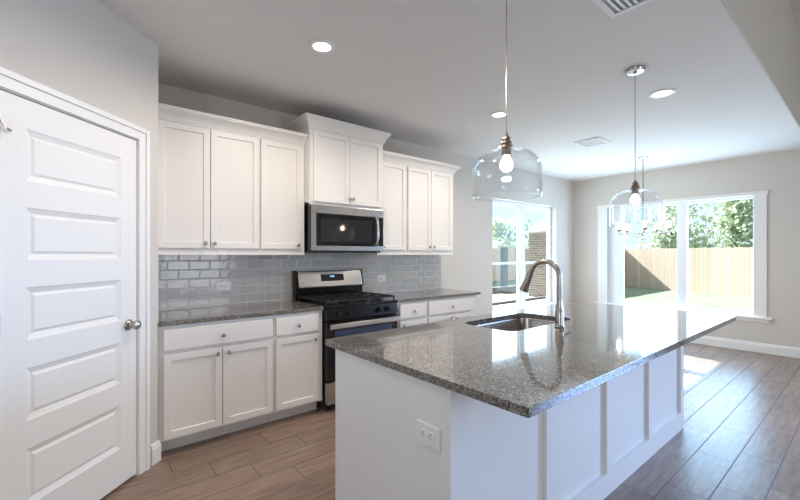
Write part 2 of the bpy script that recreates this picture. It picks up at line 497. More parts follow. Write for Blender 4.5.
# pantry door: local x runs from the knob edge to the hinge edge
dx, dy = pw(S_DR, -0.002)
door = thing('door_1', 'white five-panel pantry door with satin nickel knob', 'door', (dx, dy, 0.0), math.atan2(PD.y, PD.x), kind='structure')
DW, DT = 0.762, 0.035
panels = [(1.693, 1.927), (1.335, 1.573), (0.975, 1.213), (0.61, 0.848), (0.227, 0.484)]
def panel_door():
    # local frame: x along PD; room side is +Y after rotation by 225 deg? room normal (1,-1) -> local (0,+1)
    bm = bm_()
    PX0, PX1 = 0.120, 0.652
    yf = 0.0
    xs = [0, PX0, PX1, DW]
    zs = [0.018] + sorted([z for p in panels for z in p]) + [DOORH]
    grid = [[bm.verts.new((x, yf, z)) for x in xs] for z in zs]
    for i in range(len(zs)-1):
        for j in range(3):
            if j == 1 and i % 2 == 1:
                z0, z1 = zs[i], zs[i+1]
                ring = [grid[i][1], grid[i][2], grid[i+1][2], grid[i+1][1]]
                for ins, dep in ((0.006, -0.0035), (0.026, -0.011), (0.030, -0.011), (0.042, -0.005)):
                    nr = [bm.verts.new((x, yf+dep, z)) for x, z in ((PX0+ins, z0+ins), (PX1-ins, z0+ins), (PX1-ins, z1-ins), (PX0+ins, z1-ins))]
                    for k in range(4): bm.faces.new((ring[k], ring[(k+1) % 4], nr[(k+1) % 4], nr[k]))
                    ring = nr
                bm.faces.new(ring)
            else:
                bm.faces.new((grid[i][j], grid[i][j+1], grid[i+1][j+1], grid[i+1][j]))
    # back and edges
    bk = [[bm.verts.new((x, -DT, z)) for x in (0, DW)] for z in (zs[0], zs[-1])]
    bm.faces.new((bk[0][0], bk[0][1], bk[1][1], bk[1][0]))
    L = [g[0] for g in grid]; Rr = [g[3] for g in grid]
    bm.faces.new(L + [bk[1][0], bk[0][0]]); bm.faces.new(Rr + [bk[1][1], bk[0][1]])
    bm.faces.new(grid[0] + [bk[0][1], bk[0][0]]); bm.faces.new(grid[-1] + [bk[1][1], bk[1][0]])
    return bm
lf = obj('door_leaf', panel_door(), 'white', door, local=True)
Yp = Matrix.Rotation(-PI/2, 3, 'X')           # lathe axis -> +Y (room side)
kz = 0.94
bm = lathe(bm_(), [(0, 0), (0.033, 0), (0.033, 0.004), (0.026, 0.010), (0.013, 0.012), (0.011, 0.028), (0.017, 0.034), (0.026, 0.042), (0.028, 0.053), (0.024, 0.064), (0.012, 0.069), (0, 0.070)], (0.062, 0.0, kz), Yp)
obj('door_knob', bm, 'nickel', door, label='satin nickel round knob', smooth=True, local=True)
for z in (0.25, 1.06, 1.887):
    hb = lathe(bm_(), [(0, -0.045), (0.005, -0.045), (0.005, 0.045), (0, 0.045)], (DW+0.0075, 0.005, z), 'Z', 12)
    box(hb, DW+0.001, DW+0.006, -0.002, 0.0015, z-0.045, z+0.045)
    hg = obj('hinge', hb, 'nickel', door, local=True)
    if z > 1.5:
        bm = tube(bm_(), [(DW+0.007, 0.008, z+0.046), (DW-0.006, 0.014, z+0.018), (DW-0.020, 0.016, z+0.012)], 0.0028, 8)
        tube(bm, [(DW-0.019, 0.016, z+0.012), (DW-0.023, 0.016, z+0.010), (DW-0.032, 0.016, z+0.006)], [0.003, 0.006, 0.006], 10)
        obj('door_stop', bm, 'nickel', hg, local=True)

# ------------------------------------------------------------------ windows
def pane(name, b, par): return obj(name, b, 'glass', par)
# window 1: back wall, two single-hung units side by side
w1 = thing('window_1', 'white twin single-hung window over the island sink', 'window', (5.77, YB, BW[2]), kind='structure')
gy0, gy1 = YB+0.09, YB+0.16
x0, x1, z0, z1 = BW
bm = bm_()
box(bm, x0, x0+0.045, gy0, gy1, z0, z1); box(bm, x1-0.045, x1, gy0, gy1, z0, z1)
box(bm, x0+0.045, x1-0.045, gy0, gy1, z0, z0+0.045); box(bm, x0+0.045, x1-0.045, gy0, gy1, z1-0.045, z1)
obj('window_frame', bm, 'vinyl', w1, bevel=0.004)
xm = 5.78
obj('mullion', B(xm-0.07, xm+0.07, gy0, gy1, z0+0.045, z1-0.045), 'vinyl', w1, bevel=0.004)
for a, b in ((x0+0.045, xm-0.07), (xm+0.07, x1-0.045)):
    bm = bm_(); s = 0.03; zm = 1.217
    box(bm, a, a+s, gy0+0.01, gy0+0.035, z0+0.045, zm+0.02); box(bm, b-s, b, gy0+0.01, gy0+0.035, z0+0.045, zm+0.02)
    box(bm, a+s, b-s, gy0+0.01, gy0+0.035, z0+0.045, z0+0.085); box(bm, a+s, b-s, gy0+0.01, gy0+0.035, zm-0.02, zm+0.02)
    lo = obj('lower_sash', bm, 'vinyl', w1, bevel=0.002)
    pane('pane', B(a+s, b-s, gy0+0.02, gy0+0.025, z0+0.085, zm-0.02), lo)
    bm = bm_()
    box(bm, a, a+s*0.8, gy0+0.036, gy0+0.058, zm-0.018, z1-0.045); box(bm, b-s*0.8, b, gy0+0.036, gy0+0.058, zm-0.018, z1-0.045)
    box(bm, a+s*0.8, b-s*0.8, gy0+0.036, gy0+0.058, z1-0.075, z1-0.045); box(bm, a+s*0.8, b-s*0.8, gy0+0.036, gy0+0.058, zm-0.018, zm+0.018)
    up = obj('upper_sash', bm, 'vinyl', w1, bevel=0.002)
    pane('pane', B(a+s*0.8, b-s*0.8, gy0+0.045, gy0+0.05, zm+0.018, z1-0.075), up)
obj('window_sill', B(x0-0.05, x1+0.05, YB-0.03, YB-0.001, z0-0.005, z0+0.02), 'white', w1, bevel=0.004)
obj('window_sill', B(x0+0.001, x1-0.001, YB, gy0, z0, z0+0.02), 'white', w1)
obj('apron', B(x0-0.02, x1+0.02, YB-0.016, YB-0.001, z0-0.075, z0-0.006), 'white', w1, bevel=0.003)

# window 2: right wall, two wide fixed lights with flat casing
w2 = thing('window_2', 'wide white-cased dining window in two lights', 'window', (XR, 2.08, RW[2]), kind='structure')
y0, y1, z0, z1 = RW
bm = bm_()
box(bm, XR-0.018, XR-0.001, 3.069, 3.226, z0+0.022, z1); box(bm, XR-0.018, XR-0.001, 0.959, 1.099, z0+0.022, z1)
box(bm, XR-0.022, XR-0.001, 0.945, 3.24, z1, z1+0.05)
obj('casing', bm, 'white', w2, bevel=0.003)
gx0, gx1 = XR+0.09, XR+0.16
bm = bm_()
box(bm, gx0, gx1, 2.86, y1, z0+0.021, z1-0.0); box(bm, gx0, gx1, y0, 1.118, z0+0.021, z1-0.0)
box(bm, gx0, gx1, 1.118, 2.86, z0+0.021, z0+0.062); box(bm, gx0, gx1, 1.118, 2.86, z1-0.03, z1)
box(bm, gx0-0.004, gx0+0.03, 2.825, 2.86, z0+0.062, z1-0.03)
obj('window_frame', bm, 'vinyl', w2, bevel=0.003)
obj('mullion', B(gx0-0.01, gx1, 1.90, 2.035, z0+0.062, z1-0.03), 'vinyl', w2, bevel=0.004)
pane('pane', B(gx0+0.03, gx0+0.036, 2.035, 2.825, z0+0.062, z1-0.03), w2)
pane('pane', B(gx0+0.03, gx0+0.036, 1.118, 1.90, z0+0.062, z1-0.03), w2)
bm = B(XR-0.045, XR-0.001, 0.899, 3.28, z0-0.008, z0+0.021)
box(bm, XR, gx0, y0+0.001, y1-0.001, z0+0.0005, z0+0.021)
obj('window_sill', bm, 'white', w2, bevel=0.005)
obj('apron', sweep(bm_(), [(XR-0.001, 3.25), (XR-0.001, 0.93)], [(0, z0-0.055), (0.012, z0-0.055), (0.020, z0-0.04), (0.022, z0-0.025), (0.034, z0-0.009), (0, z0-0.009)]), 'white', w2)
obj('side_return', B(XR+0.001, gx0, 3.172, y1, z0+0.022, z1), 'white', w2)

# unseen living room windows (behind the viewer), added for fill light: frames and glass
for i, (a, b) in enumerate(((1.7, 3.5),)):
    ww = thing('window_%d' % (3+i), 'unseen living room window added for fill light', 'window', ((a+b)/2, -5.0, 0.5), kind='structure')
    bm = bm_()
    box(bm, a, a+0.06, -5.1, -5.04, 0.5, 2.4); box(bm, b-0.06, b, -5.1, -5.04, 0.5, 2.4)
    box(bm, a+0.06, b-0.06, -5.1, -5.04, 0.5, 0.56); box(bm, a+0.06, b-0.06, -5.1, -5.04, 2.34, 2.4); box(bm, (a+b)/2-0.03, (a+b)/2+0.03, -5.1, -5.04, 0.56, 2.34)
    obj('window_frame', bm, 'vinyl', ww)
    pane('pane', B(a+0.06, (a+b)/2-0.03, -5.075, -5.07, 0.56, 2.34), ww)
    pane('pane', B((a+b)/2+0.03, b-0.06, -5.075, -5.07, 0.56, 2.34), ww)
ww = thing('window_4', 'unseen living room west window added for fill light', 'window', (-3.0, -1.4, 0.5), kind='structure')
bm = bm_()
box(bm, -3.11, -3.05, -2.3, -2.24, 0.5, 2.4); box(bm, -3.11, -3.05, -0.56, -0.5, 0.5, 2.4)
box(bm, -3.11, -3.05, -2.24, -0.56, 0.5, 0.56); box(bm, -3.11, -3.05, -2.24, -0.56, 2.34, 2.4)
obj('window_frame', bm, 'vinyl', ww)
pane('pane', B(-3.085, -3.08, -2.24, -0.56, 0.56, 2.34), ww)
ww = thing('window_5', 'unseen living room side window added for fill light', 'window', (XR, -1.9, 0.5), kind='structure')
bm = bm_()
box(bm, XR+0.05, XR+0.11, -2.9, -2.84, 0.5, 2.4); box(bm, XR+0.05, XR+0.11, -0.96, -0.9, 0.5, 2.4)
box(bm, XR+0.05, XR+0.11, -2.84, -0.96, 0.5, 0.56); box(bm, XR+0.05, XR+0.11, -2.84, -0.96, 2.34, 2.4)
obj('window_frame', bm, 'vinyl', ww)
pane('pane', B(XR+0.08, XR+0.085, -2.84, -0.96, 0.56, 2.34), ww)

# ------------------------------------------------------------------ outdoors
struct('lawn', B(-10, 34, YB+T+0.01, 30, -0.4, -0.15), 'lawn', 'sunlit back lawn', 'lawn')
struct('lawn_side', B(XR+T+0.01, 34, -12, YB+T, -0.4, -0.15), 'lawn', 'sunlit side lawn', 'lawn')
struct('patio_slab', B(6.2, 12.2, 6.9, 8.9, -0.149, -0.10), 'conc', 'pale concrete patio strip across the lawn', 'patio')

def fence(p0, p1, ztop, mat, label, z0=-0.15):
    """board fence between two ground points: rails, posts and one panel of boards"""
    a, b = Vector(p0), Vector(p1); d = b-a; L = d.length; ang = math.atan2(d.y, d.x)
    t = thing('wooden_fence', label, 'fence', (a.x, a.y, z0), ang, kind=None)
    bm = bm_(); n = int(L/0.14)
    for i in range(n):
        box(bm, i*0.14+0.003, i*0.14+0.137, -0.012, 0.012, 0.0, ztop-z0 - 0.012*((i*7) % 3)/2)
    obj('board_panel', bm, mat, t, local=True)
    for z in (0.35, 0.95, 1.5):
        obj('rail', B(0, L, 0.012, 0.05, z, z+0.08), mat, t, local=True)
    k = 0.0
    while k < L:
        obj('fence_post', B(k, k+0.09, 0.05, 0.14, 0, ztop-z0-0.08), mat, t, local=True); k += 2.4
    return t
fb = boards('cedar_fence_boards_lengthwise', (206, 188, 174), (190, 172, 158), 0, 0.14)
M['fenceL'] = fb
fence((20.1, 7.58), (17.3, 0.0), 1.62, 'fenceL', 'sunlit cedar board fence across the yard beyond the dining window')
fence((13.2, 7.62), (21.6, 7.62), 1.62, 'fenceL', 'cedar board fence casting the slanted shadow beside the dining window view')
fence((15.0, 13.6), (27.0, 13.6), 1.72, 'fenceL', 'cedar board fence at the back of the yard beyond the kitchen window')
bp = thing('brick_pier', 'gray brick pier at the fence end outside the kitchen window', 'pier', (12.75, 7.4, -0.15))
obj('pier_shaft', B(12.35, 13.15, 7.0, 7.8, -0.15, 2.1), 'brick', bp)
obj('pier_cap', lathe(bm_(), [(0.62, 0), (0.62, 0.06), (0.05, 0.45), (0, 0.46)], (12.75, 7.4, 2.1), Matrix.Rotation(PI/4, 3, 'Z'), 4), 'conc', bp)
tag(obj('garden_post', B(13.75, 13.98, 9.8, 10.03, -0.15, 1.66), 'post', bevel=0.01), 'dark weathered post standing on the lawn outside the kitchen window', 'post')

tag(obj('dark_band_timber', B(9.0, 15.6, 9.2, 9.36, -0.15, 0.10), 'post', bevel=0.01), 'dark timber added for a dark band across the lawn by the weathered post', 'timber', 'timbers added for dark bands')  # timbers added to give the dark bands across the lawn
tag(obj('dark_band_timber', B(7.6, 11.6, 6.5, 6.66, -0.15, 0.06), 'post', bevel=0.01), 'dark timber added for a dark band on the lawn nearest the kitchen window', 'timber', 'timbers added for dark bands')
def tree(name, x, y, zc, rx, rz_, n, mat, label, size=0.13, trunk=True):
    t = thing(name, label, 'tree', (x, y, -0.15), group='trees beyond the fences')
    rnd = random.Random(int(x*13+y*7))
    bm = bm_()
    blobs = [(Vector((rnd.uniform(-1, 1)*rx*0.6, rnd.uniform(-1, 1)*rx*0.6, rnd.uniform(-0.7, 0.8)*rz_)), rnd.uniform(0.35, 0.6)) for _ in range(11)]
    for i in range(n):
        c, r = blobs[i % 11]
        d = Vector((rnd.gauss(0, 1), rnd.gauss(0, 1), rnd.gauss(0, 1))).normalized()*rnd.random()**0.4
        p = Vector((x, y, zc)) + c + Vector((d.x*r*rx, d.y*r*rx, d.z*r*rz_*1.2))
        if p.z < -0.05: p.z = 0.0 + rnd.random()*0.3
        u = Vector((rnd.gauss(0, 1), rnd.gauss(0, 1), rnd.gauss(0, 1))).normalized()
        v = u.cross(Vector((rnd.gauss(0, 1), rnd.gauss(0, 1), rnd.gauss(0, 1)))).normalized()
        s = size*rnd.uniform(0.6, 1.2)
        bm.faces.new([bm.verts.new(p+q) for q in (u*s, v*s*0.55, -u*s, -v*s*0.55)])
    obj('foliage', bm, mat, t)
    if trunk:
        bm = tube(bm_(), [(x, y, -0.16), (x+0.05, y, zc*0.5), (x, y+0.05, zc)], [0.16, 0.13, 0.06], 10)
        for k in range(6):
            c = blobs[k][0]
            tube(bm, [(x, y, zc*0.75), (x+c.x*0.5, y+c.y*0.5, zc+c.z*0.3), (x+c.x, y+c.y, zc+c.z)], [0.06, 0.04, 0.02], 7)
        obj('trunk', bm, 'bark', t)
tree('leafy_tree', 23.4, 11.6, 2.7, 1.9, 1.9, 2400, 'leafa', 'leafy green tree behind the fence by the left edge of the dining window')
tree('leafy_tree', 23.9, 6.7, 2.9, 1.7, 2.2, 2200, 'leafb', 'pale green tree behind the fence just left of the dining window mullion')
tree('leafy_tree', 22.9, 4.1, 2.6, 1.5, 2.0, 2000, 'leafa', 'bushy green tree behind the fence in the right light of the dining window')
tree('leafy_tree', 22.3, 1.6, 2.8, 1.5, 2.1, 2000, 'leafb', 'pale bushy tree behind the fence at the right end of the dining window view')
tree('leafy_tree', 23.0, 16.6, 2.6, 1.7, 1.2, 1500, 'leafb', 'pale green tree over the back fence in the left light of the kitchen window')
tree('leafy_tree', 27.4, 17.0, 2.5, 1.8, 1.3, 1500, 'leafa', 'green tree over the back fence in the right light of the kitchen window')

# ------------------------------------------------------------------ cabinets
def shaker(x0, x1, z0, z1, yf, th=0.02, rail=0.066, dep=0.011):
    bm = B(x0, x1, yf, yf+th, z0, z1)
    bm.normal_update()
    f = min(bm.faces, key=lambda q: q.calc_center_median().y)
    bmesh.ops.inset_individual(bm, faces=[f], thickness=rail)
    bmesh.ops.inset_individual(bm, faces=[f], thickness=0.0025)
    for v in f.verts: v.co.y += dep
    return bm

def knob(x, z, yf, par):
    bm = lathe(bm_(), [(0, 0), (0.007, 0), (0.006, 0.010), (0.009, 0.015), (0.0145, 0.019), (0.0150, 0.024), (0.010, 0.028), (0, 0.029)], (x, yf, z), 'Y-', 20)
    return obj('knob', bm, 'nickel', par, label='small round nickel knob', smooth=True)

def cabinet_door(par, x0, x1, z0, z1, yf, kx, kz):
    d = obj('door', shaker(x0, x1, z0, z1, yf), 'cab', par, bevel=0.0015)
    knob(kx, kz, yf, d)

def drawer(par, x0, x1, z0, z1, yf):
    d = obj('drawer', B(x0, x1, yf, yf+0.02, z0, z1), 'cab', par, bevel=0.003)
    knob((x0+x1)/2, (z0+z1)/2-0.005, yf, d)

def face_frame(par, x0, x1, z0, z1, openings, yf, th=0.02):
    bm = bm_()
    cur = x0
    xs = sorted(set([(a, b) for a, b, _, _ in openings]))
    for a, b in xs:
        box(bm, cur, a, yf, yf+th, z0, z1)
        zz = sorted([(c, d) for p, q, c, d in openings if (p, q) == (a, b)])
        zc = z0
        for c, d in zz:
            box(bm, a, b, yf, yf+th, zc, c); zc = d
        box(bm, a, b, yf, yf+th, zc, z1); cur = b
    box(bm, cur, x1, yf, yf+th, z0, z1)
    return obj('face_frame', bm, 'cab', par)

YD, YF = 3.02, 3.045        # base door front and face frame front
def base_cabinet(label, x0, x1, cols, drawers, fin_right=False):
    t = thing('base_cabinet', label, 'cabinet', ((x0+x1)/2, 3.35, 0), group='base cabinets along the back wall')
    obj('cabinet_box', B(x0+0.001, x1-0.001, YF+0.02, YB-0.001, 0.105, 0.882), 'cab', t)
    op = [(a+0.012, b-0.012, 0.135, 0.68) for a, b, _ in cols] + []
    zs = []
    fx = []
    for a, b, _ in cols: fx.append((a+0.012, b-0.012))
    face_frame(t, x0+0.001, x1-0.001, 0.105, 0.882, [(min(f[0] for f in fx), max(f[1] for f in fx), 0.14, 0.68), (min(f[0] for f in fx), max(f[1] for f in fx), 0.73, 0.845)], YF)
    obj('toe_kick', B(x0+0.001, x1-0.001 - (0.0 if not fin_right else 0.0), 3.147, 3.165, 0.0, 0.104), 'cab', t)
    for a, b, kx in cols: cabinet_door(t, a, b, 0.124, 0.69, YD, kx, 0.650)
    for a, b in drawers: drawer(t, a, b, 0.716, 0.857, YD)
base_cabinet('white base cabinet with one wide drawer and two doors beside the pantry wall', XB+0.002, 1.222, [(0.463, 0.832, 0.796), (0.837, 1.208, 0.873)], [(0.463, 1.208)])
base_cabinet('narrow white base cabinet with single drawer and door left of the range', 1.222, 1.652, [(1.236, 1.607, 1.570)], [(1.236, 1.607)])
base_cabinet('narrow white base cabinet with single drawer and door right of the range', 2.470, 2.888, [(2.507, 2.872, 2.546)], [(2.507, 2.872)])
base_cabinet('white base cabinet with one wide drawer and two doors near the kitchen window', 2.888, 3.690, [(2.904, 3.258, 3.235), (3.263, 3.618, 3.316)], [(2.904, 3.618)], True)

def slab(name, x0, x1, label):
    o = obj(name, B(x0, x1, 3.018, YB-0.010, 0.8825, 0.914), 'gran', bevel=0.004)
    return tag(o, label, 'countertop', 'granite countertops')
slab('granite_countertop', XB+0.001, 1.656, 'speckled gray granite countertop between pantry wall and range')
slab('granite_countertop', 2.462, 3.755, 'speckled gray granite countertop right of the range')

tag(obj('tile_backsplash', B(XB+0.001, 3.735, YB-0.009, YB-0.0005, 0.9145, 1.3765), 'tile'), 'gray glazed subway tile backsplash between counters and upper cabinets', 'backsplash')

def crown(bm, path, zb, zt, proj=0.06):
    h = zt-zb
    prof = [(0.0, zb), (0.012, zb), (0.012, zb+0.12*h), (0.018, zb+0.20*h), (0.022, zb+0.34*h), (0.034, zb+0.52*h), (0.050, zb+0.66*h), (proj-0.004, zb+0.74*h), (proj-0.004, zb+0.84*h), (proj, zb+0.88*h), (proj, zt), (0.0, zt)]
    return sweep(bm, path, prof)

YU = 3.35    # upper face frame front; doors 20 mm in front
def upper_cabinet(label, x0, x1, z0, z1, doors, yfr, kz, zd0, zd1, group='upper cabinets along the back wall'):
    t = thing('upper_cabinet', label, 'cabinet', ((x0+x1)/2, 3.5, z0), group=group)
    obj('cabinet_box', B(x0+0.0008, x1-0.0008, yfr+0.02, YB-0.0005, z0+0.02, z1), 'cab', t)
    a = min(d[0] for d in doors)+0.012; b = max(d[1] for d in doors)-0.012
    if z1 < 2.5: obj('top_panel', B(x0+0.001, x1-0.001, yfr+0.021, YB-0.0008, z1+0.0003, z1+0.004), 'ply', t, label='unpainted wood top')
    face_frame(t, x0+0.0008, x1-0.0008, z0, z1, [(a, b, zd0+0.012, zd1-0.012)], yfr)
    for d0, d1, kx in doors: cabinet_door(t, d0, d1, zd0, zd1, yfr-0.021, kx, kz)
    return t
upper_cabinet('white upper cabinet with two tall doors beside the pantry wall', XB+0.002, 1.219, 1.357, 2.43, [(0.468, 0.828, 0.789), (0.833, 1.211, 0.857)], YU, 1.449, 1.41, 2.345)
upper_cabinet('white single-door upper cabinet left of the microwave', 1.219, 1.634, 1.357, 2.43, [(1.228, 1.600, 1.559)], YU, 1.447, 1.41, 2.345)
upper_cabinet('white single-door upper cabinet right of the microwave', 2.463, 2.868, 1.357, 2.43, [(2.49, 2.850, 2.53)], YU, 1.447, 1.41, 2.345)
upper_cabinet('white upper cabinet with two tall doors nearest the kitchen window', 2.868, 3.630, 1.357, 2.43, [(2.880, 3.234, 3.203), (3.240, 3.592, 3.271)], YU, 1.447, 1.41, 2.345)
uc = upper_cabinet('raised white upper cabinet with two short doors above the microwave', 1.635, 2.462, 1.815, 2.575, [(1.668, 2.046, 2.062-0.02), (2.051, 2.434, 2.131-0.045)], 3.25, 1.894, 1.842, 2.487)
yc = 3.25
bm = crown(bm_(), [(1.635, YB-0.001), (1.635, yc), (2.462, yc), (2.462, YB-0.001)], 2.497, 2.607, 0.062)
obj('crown_moulding', bm, 'cab', uc)
obj('top_panel', B(1.637, 2.460, yc+0.022, YB-0.002, 2.5755, 2.580), 'ply', uc, label='unpainted wood top')
o = obj('crown_moulding', crown(bm_(), [(XB+0.002, YU), (1.633, YU)], 2.352, 2.449, 0.068), 'cab')
tag(o, 'white crown moulding along the top of the two uppers beside the pantry wall', 'moulding', 'crown mouldings on the upper cabinets')
o = obj('crown_moulding', crown(bm_(), [(2.465, YU), (3.630, YU), (3.630, YB-0.001)], 2.352, 2.449, 0.068), 'cab')
tag(o, 'white crown moulding along the top of the two uppers nearest the kitchen window', 'moulding', 'crown mouldings on the upper cabinets')

# ------------------------------------------------------------------ outlets
def outlet(label, cx, cz, y=None, x=None, cy=None):
    """duplex outlet laid on its side; on the tile (y) or on the island end (x)"""
    loc = (cx, y, cz) if y is not None else (x, cy, cz)
    rz = 0 if y is not None else -PI/2
    t = thing('wall_outlet', label, 'outlet', loc, rz, group='duplex outlets')
    obj('cover_plate', B(-0.062, 0.062, -0.006, 0.0, -0.040, 0.040), 'plate', t, bevel=0.003, local=True)
    for s in (-1, 1):
        q = obj('receptacle', lathe(bm_(), [(0, 0), (0.0175, 0), (0.0165, 0.003), (0, 0.003)], (s*0.0195, -0.006, 0), 'Y-', 24), 'plate', t, local=True)
        bm = bm_()
        for dz in (-0.006, 0.006): box(bm, s*0.0195-0.008+0.004, s*0.0195+0.003, -0.0096, -0.0091, dz-0.0013, dz+0.0013)
        lathe(bm, [(0, 0), (0.0024, 0), (0.0024, 0.0006), (0, 0.0006)], (s*0.0195-0.0085, -0.0091, 0), 'Y-', 10)
        obj('slot', bm, 'slot', q, local=True)
    return t
outlet('white outlet on the tile left of the range', 1.020, 1.082, y=YB-0.0095)
outlet('white outlet on the tile right of the range', 2.755, 1.082, y=YB-0.0095)

# ------------------------------------------------------------------ range
rg = thing('gas_range', 'black and stainless gas range between the base cabinets', 'range', (2.055, 3.3, 0))
X0, X1 = 1.664, 2.444
obj('range_body', B(X0, X1, 3.03, YB-0.03, 0.05, 0.895), 'black', rg, bevel=0.004)
for a in (X0+0.05, X1-0.05):
    for b in (3.07, 3.55): obj('foot', lathe(bm_(), [(0, 0), (0.022, 0), (0.018, 0.05), (0, 0.05)], (a, b, 0.0), 'Z', 12), 'black', rg)
obj('cooktop', B(X0-0.004, X1+0.004, 2.985, 3.585, 0.895, 0.918), 'black', rg, bevel=0.006)
bm = bm_()
v = [bm.verts.new(p) for x in (X0, X1) for p in ((x, 2.975, 0.790), (x, 3.03, 0.790), (x, 3.03, 0.895), (x, 2.990, 0.895))]
for f in ((0, 1, 2, 3), (4, 7, 6, 5), (0, 4, 5, 1), (1, 5, 6, 2), (2, 6, 7, 3), (3, 7, 4, 0)): bm.faces.new([v[i] for i in f])
cp = obj('control_panel', bm, 'black', rg, bevel=0.003)
for x in (1.767, 1.873, 2.209, 2.312):
    k = obj('burner_knob', lathe(bm_(), [(0, 0), (0.024, 0), (0.024, 0.006), (0.019, 0.010), (0.018, 0.030), (0, 0.031)], (x, 2.983, 0.845), 'Y-', 24), 'black', rg, smooth=True)
    obj('grip', B(x-0.005, x+0.005, 2.942, 2.9525, 0.827, 0.863), 'iron', k, bevel=0.002)
od = obj('oven_door', B(X0+0.003, X1-0.003, 2.985, 3.028, 0.268, 0.780), 'black', rg, label='black oven door with dark window', bevel=0.004)
obj('oven_window', B(X0+0.075, X1-0.075, 2.980, 2.9845, 0.335, 0.700), 'oglass', od, bevel=0.001)
bm = B(X0+0.006, X1-0.006, 2.922, 2.943, 0.722, 0.770)
obj('handle', bm, 'steel', od, label='wide stainless bar handle', bevel=0.009)
for x in (X0+0.03, X1-0.055): obj('handle_bracket', B(x, x+0.025, 2.943, 2.985, 0.738, 0.762), 'steel', od, bevel=0.002)
obj('storage_drawer', B(X0+0.003, X1-0.003, 2.985, 3.028, 0.070, 0.258), 'steel', rg, label='stainless drawer front', bevel=0.008)
# back guard
obj('back_guard_base', B(X0, X1, 3.59, YB-0.011, 0.895, 1.025), 'black', rg, bevel=0.003)
bm = bm_()
v = [bm.verts.new(p) for x in (X0+0.022, X1-0.022) for p in ((x, 3.560, 1.030), (x, 3.655, 1.030), (x, 3.655, 1.195), (x, 3.600, 1.195))]
for f in ((0, 1, 2, 3), (4, 7, 6, 5), (0, 4, 5, 1), (1, 5, 6, 2), (2, 6, 7, 3), (3, 7, 4, 0)): bm.faces.new([v[i] for i in f])
bgd = obj('back_guard', bm, 'steel', rg, label='stainless slanted back panel', bevel=0.010)
for a, b in ((X0-0.004, X0+0.020), (X1-0.020, X1+0.004)):
    bm = bm_()
    v = [bm.verts.new(p) for x in (a, b) for p in ((x, 3.572, 1.026), (x, 3.668, 1.026), (x, 3.668, 1.200), (x, 3.608, 1.200))]
    for f in ((0, 1, 2, 3), (4, 7, 6, 5), (0, 4, 5, 1), (1, 5, 6, 2), (2, 6, 7, 3), (3, 7, 4, 0)): bm.faces.new([v[i] for i in f])
    obj('end_cap', bm, 'black', rg, bevel=0.006)
def slant(x0, x1, z0, z1, off, th=0.002):
    yy = lambda z: 3.560 + 0.040*(z-1.030)/0.165
    bm = bm_()
    v = [bm.verts.new(p) for x in (x0, x1) for p in ((x, yy(z0)-off, z0), (x, yy(z0)-off+th, z0), (x, yy(z1)-off+th, z1), (x, yy(z1)-off, z1))]
    for f in ((0, 1, 2, 3), (4, 7, 6, 5), (0, 4, 5, 1), (1, 5, 6, 2), (2, 6, 7, 3), (3, 7, 4, 0)): bm.faces.new([v[i] for i in f])
    return bm
dsp = obj('clock_display', slant(1.93, 2.195, 1.090, 1.160, 0.0025), 'bglass', bgd)
obj('clock_digits', slant(2.035, 2.085, 1.128, 1.146, 0.0035, 0.0008), 'disp', dsp)
# burners and grates
for x, y, r in ((1.80, 3.14, 0.045), (1.80, 3.43, 0.036), (2.054, 3.285, 0.052), (2.31, 3.14, 0.045), (2.31, 3.43, 0.036)):
    obj('burner', lathe(bm_(), [(0, 0), (r*1.25, 0), (r*1.25, 0.004), (r, 0.006), (r, 0.016), (r*0.92, 0.020), (0, 0.021)], (x, y, 0.918), 'Z', 24), 'iron', rg, smooth=True)
for a, b in ((1.674, 1.920), (1.926, 2.182), (2.188, 2.434)):
    bm = bm_(); s = 0.011; z0, z1 = 0.944, 0.958
    box(bm, a, b, 3.020, 3.020+s, z0, z1); box(bm, a, b, 3.545, 3.545+s, z0, z1)
    box(bm, a, a+s, 3.020+s, 3.545, z0, z1); box(bm, b-s, b, 3.020+s, 3.545, z0, z1)
    m = (a+b)/2
    box(bm, m-s/2, m+s/2, 3.020+s, 3.545, z0, z1)
    for y in (3.145, 3.285, 3.43):
        box(bm, a+s, m-s/2, y-s/2, y+s/2, z0, z1); box(bm, m+s/2, b-s, y-s/2, y+s/2, z0, z1)
    for x in (a, b-s):
        for y in (3.020, 3.545): box(bm, x, x+s, y, y+s, 0.918, z0)
    obj('grate', bm, 'iron', rg, label='black cast iron grate')

# ------------------------------------------------------------------ microwave
mw = thing('microwave_oven', 'stainless over-range microwave under the raised cabinet', 'microwave', (2.06, 3.45, 1.385))
MX0, MX1, MY, MZ0, MZ1 = 1.652, 2.458, 3.225, 1.392, 1.812
obj('microwave_body', B(MX0, MX1, MY+0.03, YB-0.0105, MZ0, MZ1), 'black', mw, bevel=0.003)
obj('top_trim', B(MX0, MX1, MY, MY+0.0295, 1.738, MZ1), 'steel', mw, bevel=0.004)
dr = bm_()
box(dr, MX0, 1.690, MY, MY+0.0295, MZ0+0.005, 1.737); box(dr, 2.345, 2.376, MY, MY+0.0295, MZ0+0.005, 1.737)
box(dr, 1.690, 2.345, MY, MY+0.0295, MZ0+0.005, 1.440)
box(dr, 1.690, 2.345, MY+0.002, MY+0.0295, 1.440, 1.737)
dr = obj('door', dr, 'steel', mw, bevel=0.0)
wn_ = obj('window_bezel', B(1.691, 2.374, MY-0.001, MY+0.0015, 1.441, 1.736), 'bglass', dr)
obj('window', B(1.735, 2.290, MY-0.0016, MY-0.0011, 1.475, 1.690), 'mglass', wn_)
pts = [(2.350, MY-0.004, 1.730), (2.350, MY-0.025, 1.715), (2.350, MY-0.040, 1.65), (2.350, MY-0.044, 1.588), (2.350, MY-0.040, 1.525), (2.350, MY-0.025, 1.463), (2.350, MY-0.004, 1.450)]
